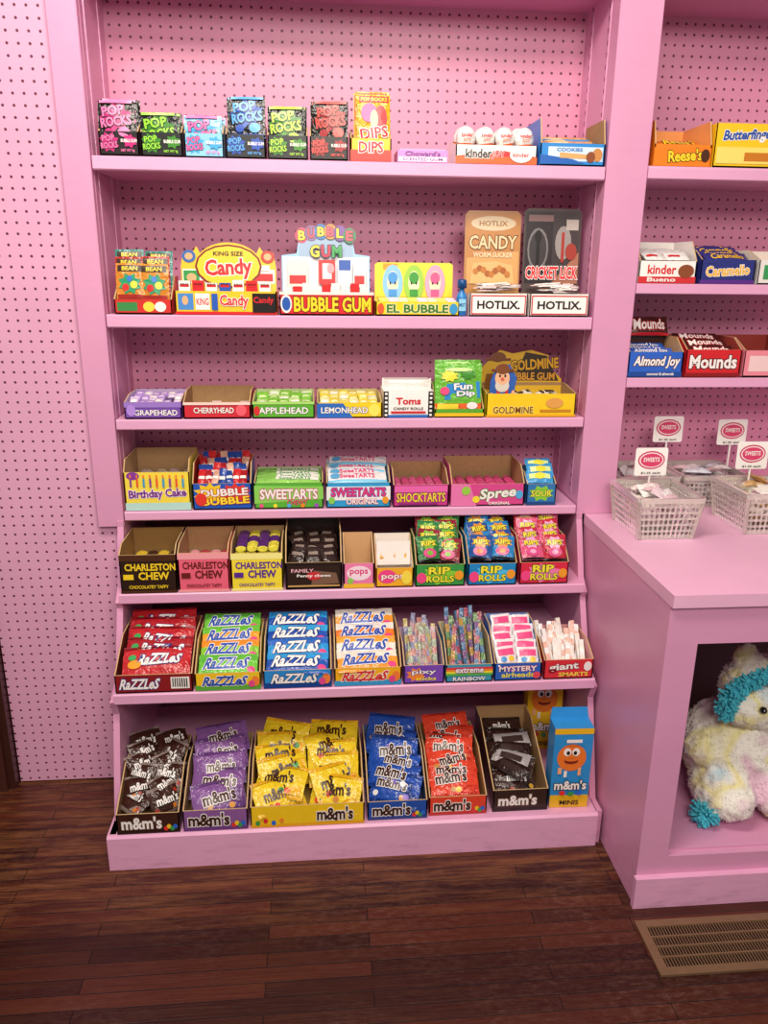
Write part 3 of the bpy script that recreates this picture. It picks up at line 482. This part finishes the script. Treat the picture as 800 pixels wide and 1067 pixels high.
# ------------------------------------------------------------------ SHELF 5
def chew(tc,oc,band):
    return [('r',0,.84,1,1,band),('t','CHARLESTON',.54,.68,.19,.9,tc,oc,0,.045),('t','CHEW',.6,.45,.21,.55,tc,oc,0,.045),('t','CHOCOLATEY TAFFY',.5,.16,.09,.7,tc,None),('r',.06,.36,.24,.5,tc),('r',0,0,1,.07,band)]
def ccont(c1,c2,zt=.085):
    def cont(o,w,d): bars(o,.008,w-.008,.02,d-.01,zt-.03,zt,4,2,['p:'+c1,'p:'+c2],'p:'+c1,band='p:'+c2,jit=.003)
    return cont
prod('chewy_nougat_bar_box',.001,.148,5,.105,.125,.17,'c:2a1710',KR2,chew('t:f2cf2a',None,'t:4a2a18'),ccont('3a1c14','e8c83a',.06),ys=.2)
prod('chewy_nougat_bar_box',.150,.284,5,.108,.125,.17,'c:e8647e',KR,chew('t:6a1f1a',None,'t:f0a0a8'),ccont('c03a50','f0a0b0',.06),ys=.2)
prod('chewy_nougat_bar_box',.286,.424,5,.104,.125,.17,'c:f2dc3a',KR,chew('t:5a2a90',None,'t:f6ec90'),ccont('f2e04a','5a2a7a',.115),ys=.2)
def cont(o,w,d):
    pile(o,.014,w-.014,.03,d-.03,.085,.1,4,3,.042,.05,.007,30,D('p:2a1a16',[('r',.2,.4,.8,.6,'t:8a7a72')]),30,12)
prod('chocolate_chew_box',.428,.580,5,.075,.14,.18,'c:1f1412','c:2b1c18',[('r',.04,.1,.96,.9,'t:2e1d18'),('p',[(.45,.15),(.95,.2),(.9,.6),(.5,.7)],'t:7a5a48'),('t','FAMILY',.3,.7,.14,.4,'t:e8b0b8',None),('o',.5,.5,.13,.16,'t:c83038'),('t','Penny chews',.5,.5,.14,.6,WH,None),('r',.04,.1,.96,.16,'t:c8a060')],cont,ys=.3)
def lolli(o,w,d):
    for k in range(2):
        for i in range(3): packet(o,Tm(.02+i*(w-.04)/2,.05+k*.02,.075+k*.01)@Rx(75),.03,.04,.008,'p:f2e8e4' if k else 'p:f0b060',(),5,4)
def cont(o,w,d):
    o.box(.003,w-.003,d-.006,d-.003,0,.128,'c:d8a878')
prod('lollipop_box',.582,.666,5,.07,.128,.09,'c:ee7fb0',KR,[('o',.5,.6,.4,.3,'t:f8e0ec'),('t','pops',.5,.62,.26,.6,'t:e03a80',None),('r',.0,.0,1,.18,'t:f2c03a'),('o',.22,.3,.1,.12,'t:8ad05a')],cont,ys=.9)
def cont(o,w,d):
    o.prism([(0.004,.05),(w-.004,.05),(w*.95,.115),(w*.05,.115)],.002,'c:f4ece6',M=FACE(0,.03,0,80)); lolli(o,w,d)
prod('lollipop_box',.668,.772,5,.055,.12,.10,'c:f2b02c','c:f0e6dc',[('o',.3,.55,.25,.36,'t:f04a8a'),('t','pops',.45,.5,.3,.6,WH,'t:d02a60'),('o',.82,.5,.14,.36,'t:f8e050')],cont,ys=.9)
for (a,b,bs,c2,lb,l2) in ((.775,.912,['p:8a2434','p:2f7a42'],'7ab83a','c:3a9a4a','8ad03a'),(.918,1.054,['p:2480c0','p:1a4f98'],'d8903a','c:1f88cc','50c0f0'),(1.060,1.198,['p:c02a42','p:d85880'],'e8a8cc','c:d82c48','f080b0')):
    def cont(o,w,d,bs=bs,c2=c2):
        for r in range(4):
            for c in range(2):
                fn=D(bs[(r+c)%2],[('b',.5,.68,.46,.26,8,'t:'+c2),('t','RIPS',.5,.68,.2,.64,'t:f4e03a','t:2a4a1a',0,.04),('o',.5,.3,.3,.18,'t:d84a88'),('o',.5,.3,.14,.09,'t:'+c2),('r',0,0,1,.07,BK)])
                fn(o,Tm(w*(.28+.44*c)+R(-.004,.004),.104-.025*r,.137-.015*r+R(-.004,.006))@Rz(R(-18,18))@Rx(54+R(-12,8)),w*.46,.072,.009)
    prod('sour_ribbon_candy_box',a,b,5,.062,.12,.14,lb,'c:5a4a40',[('b',.5,.5,.42,.46,9,'t:'+l2),('t','RIP',.48,.72,.34,.44,'t:f6e83a','t:1c5a2a',0,.05),('t','ROLLS',.5,.34,.3,.56,'t:f6e83a','t:1c5a2a',0,.05),('o',.12,.4,.1,.25,'t:f04a8a'),('o',.88,.5,.09,.22,'t:f0a02c')],cont,ys=.45)
# ------------------------------------------------------------------ SHELF 6
def razz(top,mid,tc,oc):
    return D(lambda u,v:top if v>.62 else mid,[('o',.9,.25,.07,.14,'t:e04a8a'),('t','RaZZLeS',.48,.54,.54,.74,tc,oc,0,.05,.35)])
def rlabel(c1,c2,tc,oc): return [('r',0,0,1,.3,c2),('t','RaZZLeS',.46,.55,.56,.66,tc,oc,0,.05,.35),('o',.92,.5,.06,.3,'t:f0803a'),('o',.86,.35,.05,.2,'t:e04a8a')]
def rc(cols,tc,oc,rows=4,ncol=1,tilt=34):
    def cont(o,w,d):
        for r in range(rows):
            f=r/(rows-1); cs=cols[r%len(cols)]
            M=Tm(w/2+R(-.001,.001),d-.04+(.026-d+.04)*f,.112+(.056-.112)*f)@Rz(R(-3,3))@Rx(tilt+R(-5,5))
            razz('p:'+cs[0],'p:'+cs[1],tc,oc)(o,M,(w-.012)*.97,.062,.009)
    return cont
def cont(o,w,d):
    for r in range(5): packet(o,Tm(w/2+R(-.004,.004),.172-.031*r,.115-.013*r)@Rz(R(-6,6))@Rx(36+R(-5,5)),w*.88,.082,.014,'p:a81c26' if r%2 else 'p:c0242c',[('t','RaZZLeS',.55,.5,.36,.62,WH,'t:2a2a80',R(-4,4),.045,.35),('o',.18,.35,.1,.16,'t:f0a02c'),('o',.14,.6,.06,.1,'t:3aa85a'),('r',0,.92,1,1,'t:8a1420')],crush=.4)
prod('candy_gum_box',.001,.196,6,.05,.11,.22,'c:8a1a20','c:7a3028',[('t','RaZZLeS',.32,.5,.6,.5,WH,'t:2a3a90',0,.045,.3),('r',.72,.2,.96,.85,WH)]+[('r',.74+i*.03,.3,.755+i*.03,.8,BK) for i in range(7)],cont,ys=.5)
prod('candy_gum_box',.199,.367,6,.048,.105,.2,'c:f2c21e','c:b8a050',rlabel('','t:5aa83a','t:2a4fb0',WH),rc([('5cb83c','6cc43c'),('6cc43c','f2a02a'),('f2922a','8ccc3c')],'t:2450b0',WH))
prod('candy_gum_box',.371,.548,6,.05,.105,.2,'c:2a8ad4','c:6a90b0',rlabel('','t:14408c',WH,'t:14347c'),rc([('2a9ae0','1c50b0'),('38a8e4','1c50b0'),('2a6ac8','2a9ae0')],WH,'t:14347c'))
prod('candy_gum_box',.552,.728,6,.05,.11,.2,'c:f2b41e','c:c8b090',rlabel('','t:3a9ad0','t:d8302c',WH),rc([('f4e8d8','f0962a'),('f6ece0','f07a2a'),('f4a63a','f6ece0')],'t:2a4fb0',WH))
def sticks(cols,n,L,r=.0055):
    def cont(o,w,d):
        for k in range(4):
            for i in range(n):
                x=.014+(i+.5)*(w-.028)/n+R(-.003,.003); m=cols[(i*3+k)%len(cols)]; y=.012+k*.022
                P=Vector((x,y,.012)); Q=Vector((min(max(x+R(-.02,.02),.01),w-.01),min(y+.07,d-.012),L+k*.010+R(-.014,.008)))
                for s in range(6):
                    o.bar(P.lerp(Q,s/6),P.lerp(Q,(s+1)/6),r,m if s%2 else cols[(i+k+1)%len(cols)],r*.7)
    return cont
prod('candy_powder_stick_box',.731,.840,6,.052,.09,.15,'c:7a4ab8','c:c8b0d8',[('b',.3,.5,.25,.4,8,'t:f08a3a'),('t','pixy',.5,.62,.3,.6,WH,'t:4a1a88'),('t','sticks',.55,.28,.2,.5,'t:f2e03a',None)],sticks(['p:b88078','p:98a890','p:b8a86a','p:8a8aa8','p:b898a0','p:a09888'],7,.10))
prod('rainbow_sour_belt_box',.842,.968,6,.05,.10,.16,'c:3a9ab8','c:c8c0a0',[('r',0,.5,1,.62,'t:f2e03a'),('r',0,.62,1,.74,'t:f08a2c'),('r',0,.74,1,.86,'t:e03a4a'),('r',0,.38,1,.5,'t:5ab84a'),('t','RAINBOW',.5,.2,.24,.7,WH,'t:1c4a88'),('t','extreme',.5,.7,.3,.6,WH,'t:8a2a90')],sticks(['p:a04a5a','p:b08840','p:6a905a','p:4a7098','p:7a5a88','p:5a6a60'],8,.115))
def cont(o,w,d):
    pile(o,.006,w-.006,.02,.11,.06,.11,5,2,w*.44,.05,.007,48,D('p:f0e4ea',[('r',.1,.5,.9,.85,'t:e8508a'),('o',.3,.3,.15,.15,'t:4a9ad8'),('o',.7,.3,.15,.15,'t:f2c83a')]),14,10)
prod('fruit_chew_box',.970,1.098,6,.05,.12,.16,'c:2a62c0','c:6a8ac8',[('t','MYSTERY',.5,.68,.3,.8,WH,'t:d02a4a'),('t','airheads',.5,.34,.3,.7,'t:f4e03a',None),('o',.9,.3,.08,.2,'t:e84a5a')],cont,ys=.6)
def cont(o,w,d): sticks(['p:f4eeea','p:e8b8a8','p:f6f0ec','p:f0e4dc'],7,.08,.006)(o,w,d)
prod('giant_candy_roll_box',1.102,1.238,6,.055,.085,.15,'c:d8303c','c:e0a0a0',[('t','giant',.4,.6,.45,.6,WH,'t:8a1420',4,.045),('t','SMARTS',.6,.24,.22,.6,'t:f4e050',None),('o',.88,.65,.08,.25,'t:f4eeea')],cont)
# ------------------------------------------------------------------ SHELF 7
def mm(base,edge,tc,oc,chips,tw=.6,th=.36):
    def fn(o,M,w,h,t):
        its=[('r',.0,.0,1,.10,edge),('r',.0,.90,1,1,edge)]
        for i,c in enumerate(chips): 
            cx,cy=R(.1,.9),R(.16,.3); its.append(('o',cx,cy,.06,.085,'t:'+c))
        its.append(('p',[(.6,.12),(.96,.12),(.96,.4),(.75,.34)],edge))
        its.append(('t',"m&m's",R(.42,.58),R(.48,.64),th*R(.9,1.1),tw*R(.9,1.1),tc,oc,R(-9,9),.03))
        packet(o,M,w,h,t,base,its,crush=.35)
    return fn
def mlabel(bg2,tc,oc,chips,wide=False):
    it=[('r',0,0,1,.14,bg2)]
    for i,c in enumerate(chips): it.append(('o',(.78+.05*i) if not wide else .06+.07*i,.22+.1*(i%2),.035 if not wide else .02,.12,'t:'+c))
    it.append(('t',"m&m's",.4 if not wide else .74,.56,.64,.64 if not wide else .32,tc,oc,0,.03)); return it
def mcont(fn,rows,cols,pw,ph,jr=14,jx=.006,jt=11,z1=.13):
    def cont(o,w,d): pile(o,.008,w-.008,.052,d-.045,.056,z1,rows,cols,pw,ph,.014,36,fn,jr,jt,jx)
    return cont
ch=['e03030','f2c82a','3a9a4a','2a6ad0']; DB='t:3c1c12'
prod('chocolate_candy_box',.002,.160,7,.058,.12,.25,'c:3a1d14','c:8a6848',mlabel('t:2a140e',WH,'t:6a4a3a',ch),mcont(mm('p:3c1e16','p:8a7a74',WH,'t:1c0c08',['a03020','c8742a'],.66,.32),6,2,.080,.074,46,.002,14),ys=.5,dy=.0)
prod('caramel_chocolate_candy_box',.166,.330,7,.06,.12,.25,'c:8a5a9a','c:a88868',mlabel('t:6a3a80',DB,WH,ch),mcont(mm('p:84589a','p:684080',DB,WH,['c88a3a','e0a04a']),5,1,.135,.09,18,.004),ys=.5,dy=0)
prod('peanut_chocolate_candy_box',.334,.626,7,.062,.125,.25,'c:f2c81e','c:c8a050',mlabel('t:e8a81c',DB,WH,['3a9a4a','e03030','2a6ad0','f08a2c'],True),mcont(mm('p:f4cc24','p:e8b01c',DB,None,['c8803a','3a9a4a','e04030']),6,2,.13,.092,24,.008),ys=.5,dy=.0)
prod('crispy_chocolate_candy_box',.632,.790,7,.055,.125,.25,'c:1f4ea8','c:5a6a98',mlabel('t:163a80',DB,WH,ch),mcont(mm('p:2350b0','p:183a88',DB,WH,['d8a060','f0f0f0','8a6ad0']),6,1,.13,.09,30,.003),ys=.5,dy=.008)
prod('peanut_butter_chocolate_candy_box',.793,.948,7,.055,.12,.25,'c:e0452c','c:b88858',mlabel('t:b82a20',DB,WH,ch),mcont(mm('p:e2472e','p:c8301f',DB,WH,['c88a3a','f2c82a']),6,1,.128,.085,15,.004),ys=.5,dy=.015)
def cont(o,w,d):
    pile(o,.015,w-.015,.06,d-.04,.05,.10,5,1,.11,.08,.011,36,mm('p:3a221c','p:20120e',WH,'t:1a0c08',['a03020','c89a3a'],.5,.28),34,10)
    for k in range(4): packet(o,Tm(w*.42+.008*k,.07+.03*k,.085+.008*k)@Rz(-50+k*18)@Rx(25),.10,.045,.008,'p:a8a2a4' if k%2 else 'p:2a1a18',[('r',.2,.3,.8,.7,'t:3a2a28')])
prod('fudge_brownie_candy_box',.962,1.112,7,.065,.16,.26,'c:33201a','c:b08a60',[('r',0,0,1,.12,'t:20120e'),('t',"m&m's",.45,.52,.5,.7,WH,'t:8a6a5a',0,.03)],cont,ys=.75,dy=.018)
def mbox(name,x,y,z,rz,h,face,side,band='t:e8b81c'):
    o=O(name,x,y,z,rz); w,d=.102,.055
    o.box(0,w,0,d,0,h,face)
    o.add([(w+.0006,.001,.001),(w+.0006,d-.001,.001),(w+.0006,d-.001,h-.001),(w+.0006,.001,h-.001)],[(0,1,2,3)],side)
    o.prism([(0,0),(w,0),(w*.96,.03),(w*.04,.03)],.002,face,M=FACE(0,d-.004,h-.001,80))
    draw(o,FACE(),w,h,[('r',0,0,1,.16,band),('r',0,.93,1,1,band),('o',.48,.64,.38,.17,'t:e8792a'),('o',.36,.71,.1,.05,WH),('o',.58,.71,.1,.05,WH),('o',.38,.70,.045,.025,BK),('o',.56,.70,.045,.025,BK),('o',.47,.60,.18,.035,'t:7a1f14'),('o',.47,.615,.16,.018,'t:e8792a'),('r',.14,.44,.24,.52,'t:f0b080'),('r',.66,.42,.74,.52,'t:f0b080'),('r',.3,.4,.38,.48,'t:f4f0ea'),('t',"m&m's",.5,.3,.12,.84,WH,'t:3a1c10',0,.03),('o',.3,.2,.08,.03,'t:e03030'),('o',.52,.19,.08,.03,'t:3a9a4a'),('o',.74,.2,.08,.03,'t:2a6ad0'),('t','MINIS',.5,.08,.06,.5,BK,None),('r',.3,.84,.7,.88,'t:f4f0ea')])
    o.build()
mbox('candy_theater_box',1.118,-.33,.1006,-2,.24,'c:2a8fd4','c:f2c41e')
mbox('candy_theater_box',1.122,-.06,.1006,-4,.262,'c:f0c01e','c:f2c41e')
# ------------------------------------------------------------------ counter baskets + signs
def basket(x,y,z,w,d,h,rz,fill,clear=False):
    o=O('plastic_basket',x,y,z,rz); S='b:f6f1ea'; tp=.013
    c0=[(0,0),(w,0),(w,d),(0,d)]; c1=[(-tp,-tp),(w+tp,-tp),(w+tp,d+tp),(-tp,d+tp)]
    for s in range(4):
        a0,b0,a1,b1=c0[s],c0[(s+1)%4],c1[s],c1[(s+1)%4]; L=(w if s%2==0 else d); n=int(L/.0115)
        for i in range(n+1):
            f=i/n; p=(a0[0]+(b0[0]-a0[0])*f,a0[1]+(b0[1]-a0[1])*f,.002); q=(a1[0]+(b1[0]-a1[0])*f,a1[1]+(b1[1]-a1[1])*f,h)
            o.bar(p,q,.0026 if 0<i<n else .0045,S,.0012 if 0<i<n else .0045)
        for k in range(7):
            g=k/6; P=[(a0[j]+(a1[j]-a0[j])*g) for j in (0,1)]; Q=[(b0[j]+(b1[j]-b0[j])*g) for j in (0,1)]
            o.bar((P[0],P[1],.006+(h-.006)*g),(Q[0],Q[1],.006+(h-.006)*g),.005 if k==6 else .0020,S,.006 if k in (0,6) else .0028)
        g=.86; pts=[(a0[0]+(a1[0]-a0[0])*g,a0[1]+(a1[1]-a0[1])*g,h*g),(b0[0]+(b1[0]-b0[0])*g,b0[1]+(b1[1]-b0[1])*g,h*g),(b1[0],b1[1],h),(a1[0],a1[1],h)]
        o.add(pts,[(0,1,2,3)],S)
    o.box(0,w,0,d,.0,.004,S)
    for k in range(30):
        M=Tm(R(.03,w-.03),R(.03,d-.03),.02+(k/30)*(h-.008))@Rz(R(0,180))@Rx(R(-30,50))
        packet(o,M,R(.05,.075),R(.035,.05),.012,fill[k%len(fill)],(),6,5,.5)
    return o
PZ=.8156
def signed_basket(cx,cy,cz,bk):
    # price card on a stick that stands in the basket: part of the same basket object
    x,y=cx-bk.W.translation.x,cy-bk.W.translation.y; w,h=.088,.075; z=cz-bk.W.translation.z
    F=FACE(x-w/2,y,z-h/2,88)
    bk.prism([(.004,0),(w-.004,0),(w,.004),(w,h-.004),(w-.004,h),(.004,h),(0,h-.004),(0,.004)],.0015,'c:f8f4f0',M=F)
    draw(bk,F,w,h,[('o',.5,.56,.42,.33,'t:c8305a'),('o',.5,.56,.38,.28,'t:f6e4e8'),('o',.5,.56,.34,.24,'t:d8406c'),('t','SWEETS',.5,.58,.16,.5,WH,None),('t','$1.25 each',.5,.1,.08,.6,BK,None)])
    bk.bar((x,y+.004,.02),(x,y+.004,z+.01),.002,'s:f4f0ea'); bk.build()
signed_basket(1.400,-.09,.985,basket(1.328,-.225,PZ,.14,.165,.105,0,['p:f2ece8','p:eadfd8','p:f4d8e0','p:f0eae4','p:e0c0c8']))
signed_basket(1.690,-.07,.995,basket(1.625,-.20,PZ,.16,.165,.105,0,['p:e0c090','p:d0a870','p:f0e8e0','p:f4ece0']))
signed_basket(1.535,.12,1.03,basket(1.375,.045,PZ,.155,.17,.09,0,['p:f4f0ee','p:e8e4e8','p:f6f2f0','p:e0a8b0']))
signed_basket(1.73,.12,1.02,basket(1.575,.045,PZ,.165,.17,.09,0,['p:f4f0ee','p:d8dce8','p:f6f2f0','p:e8c8d0']))
# ------------------------------------------------------------------ plush toy
def plush():
    parts=[((1.60,-.33,.275),(.135,.125,.125)),((1.635,-.36,.445),(.10,.10,.095)),((1.575,-.40,.43),(.06,.055,.05)),((1.535,-.42,.205),(.075,.10,.062)),((1.68,-.44,.205),(.075,.10,.062)),((1.50,-.37,.30),(.05,.06,.045)),((1.70,-.37,.31),(.055,.06,.05)),((1.60,-.33,.53),(.032,.02,.04)),((1.69,-.33,.535),(.032,.02,.04))]
    V=[];F=[]
    for c,r in parts:
        b=len(V);n=20;m=12
        for j in range(m+1):
            p=math.pi*j/m
            for i in range(n): a=2*math.pi*i/n; V.append((c[0]+r[0]*math.sin(p)*math.cos(a),c[1]+r[1]*math.sin(p)*math.sin(a),c[2]+r[2]*math.cos(p)))
        for j in range(m):
            for i in range(n): F.append((b+j*n+i,b+(j+1)*n+i,b+(j+1)*n+(i+1)%n,b+j*n+(i+1)%n))
    me=bpy.data.meshes.new('plush'); me.from_pydata(V,[],F); ob=bpy.data.objects.new('plush_tmp',me); scene.collection.objects.link(ob)
    rm=ob.modifiers.new('r','REMESH'); rm.mode='VOXEL'; rm.voxel_size=.008
    sm=ob.modifiers.new('s','SMOOTH'); sm.iterations=6
    tx=bpy.data.textures.new('fluff','CLOUDS'); tx.noise_scale=.016; dp=ob.modifiers.new('d','DISPLACE'); dp.texture=tx; dp.strength=.018; dp.mid_level=.5
    dg=bpy.context.evaluated_depsgraph_get(); dg.update(); m2=bpy.data.meshes.new_from_object(ob.evaluated_get(dg)); bpy.data.objects.remove(ob)
    o=O('plush_unicorn')
    m=bpy.data.materials.new('pastel_plush_fur'); m.use_nodes=True; nt=m.node_tree; b=nt.nodes['Principled BSDF']; L=nt.links.new
    tc=nt.nodes.new('ShaderNodeTexCoord'); n=nt.nodes.new('ShaderNodeTexNoise'); n.inputs['Scale'].default_value=9; n.inputs['Detail'].default_value=1; L(tc.outputs['Object'],n.inputs['Vector'])
    cr=nt.nodes.new('ShaderNodeValToRGB'); e=cr.color_ramp.elements; e[0].position=.32; e[0].color=rgb('e8c4d6'); e[1].position=.42; e[1].color=rgb('f2eee4')
    for p,c in ((.50,'f3efe6'),(.57,'f0e8a8'),(.66,'f2eee4'),(.74,'cfe6ee')): q=e.new(p); q.color=rgb(c)
    L(n.outputs['Fac'],cr.inputs[0]); L(cr.outputs[0],b.inputs['Base Color']); b.inputs['Roughness'].default_value=1
    b.inputs['Sheen Weight'].default_value=.3
    o.add([v.co for v in m2.vertices],[tuple(p.vertices) for p in m2.polygons],m,None,True)
    for p in m2.polygons:
        if random.random()<.6:
            c=p.center; nn=p.normal; t=nn.orthogonal().normalized(); t.rotate(Matrix.Rotation(R(0,6.28),3,nn)); q=nn.cross(t)
            tip=c+nn*R(.003,.007)+t*R(-.006,.006)+q*R(-.006,.006)
            if tip.z<.1415: continue
            o.add([c+t*.0018,c-t*.0018,c+q*.0018,tip],[(0,1,3),(1,2,3),(2,0,3)],m,None,True)
    T='f:35a8c4'; T2='f:4cc0d4'
    def tuft(c,r,n):
        for k in range(n):
            d=Vector((R(-1,1),R(-1,1),R(-1,1))).normalized(); p0=Vector(c); p1=p0+d*r*.55; p2=p1+d*r*.5+Vector((R(-1,1),R(-1,1),R(-1,1)))*r*.3
            if p2.z<.143: p2.z=.143
            o.bar(p0,p1,.0026,T); o.bar(p1,p2,.0022,T2)
    for k in range(16):
        a=math.radians(200-k*9); tuft((1.61+.10*math.cos(a),-.425-.02*math.sin(a),.455+.085*math.sin(a)),.022,44)
    tuft((1.472,-.47,.172),.03,170); tuft((1.69,-.52,.175),.03,80)
    lathe(o,[(.0,-.009),(.006,-.007),(.009,0),(.006,.007),(.0,.009)],'g:141012',Tm(1.588,-.456,.452)@Rx(90)); lathe(o,[(.0,-.009),(.006,-.007),(.009,0),(.006,.007),(.0,.009)],'g:141012',Tm(1.655,-.458,.452)@Rx(90))
    lathe(o,[(.016,0),(.013,.02),(.009,.04),(.002,.062)],['f:e6c8e0']*3,Tm(1.645,-.37,.532)@Rx(12))
    o.build()
plush()
# ------------------------------------------------------------------ camera
f,cx,cy,cz,ya,pi_,ro=816.33,.5168,-2.0445,1.4666,.0884,.3012,.0111
cam=bpy.data.cameras.new('camera'); co=bpy.data.objects.new('camera',cam); scene.collection.objects.link(co); scene.camera=co
cam.sensor_fit='VERTICAL'; cam.sensor_height=24; cam.lens=f*24/1067; cam.clip_start=.05
fw=Vector((math.sin(ya)*math.cos(pi_),math.cos(ya)*math.cos(pi_),-math.sin(pi_))); r0=Vector((math.cos(ya),-math.sin(ya),0)); u0=r0.cross(fw)
r=r0*math.cos(ro)+u0*math.sin(ro); u=-r0*math.sin(ro)+u0*math.cos(ro)
mw=Matrix(((r.x,u.x,-fw.x,cx),(r.y,u.y,-fw.y,cy),(r.z,u.z,-fw.z,cz),(0,0,0,1))); co.matrix_world=mw
# ------------------------------------------------------------------ light
def area(name,loc,tgt,sx,sy,e,c):
    l=bpy.data.lights.new(name,'AREA'); l.shape='RECTANGLE'; l.size=sx; l.size_y=sy; l.energy=e; l.color=c
    ob=bpy.data.objects.new(name,l); ob.location=loc; ob.rotation_euler=(Vector(tgt)-Vector(loc)).to_track_quat('-Z','Y').to_euler(); scene.collection.objects.link(ob)
area('ceiling_light',(.3,-1.15,2.68),(.45,-.2,.7),1.2,.35,36,(1,.89,.77))
area('ceiling_light_back',(.9,-2.9,2.6),(.7,0,.9),1.4,.6,50,(1,.92,.81))
w=bpy.data.worlds.new('world'); scene.world=w; w.use_nodes=True; bg=w.node_tree.nodes['Background']; bg.inputs[0].default_value=(1,.85,.83,1); bg.inputs[1].default_value=.37
scene.view_settings.view_transform='Standard'; scene.view_settings.look='None'; scene.view_settings.exposure=0
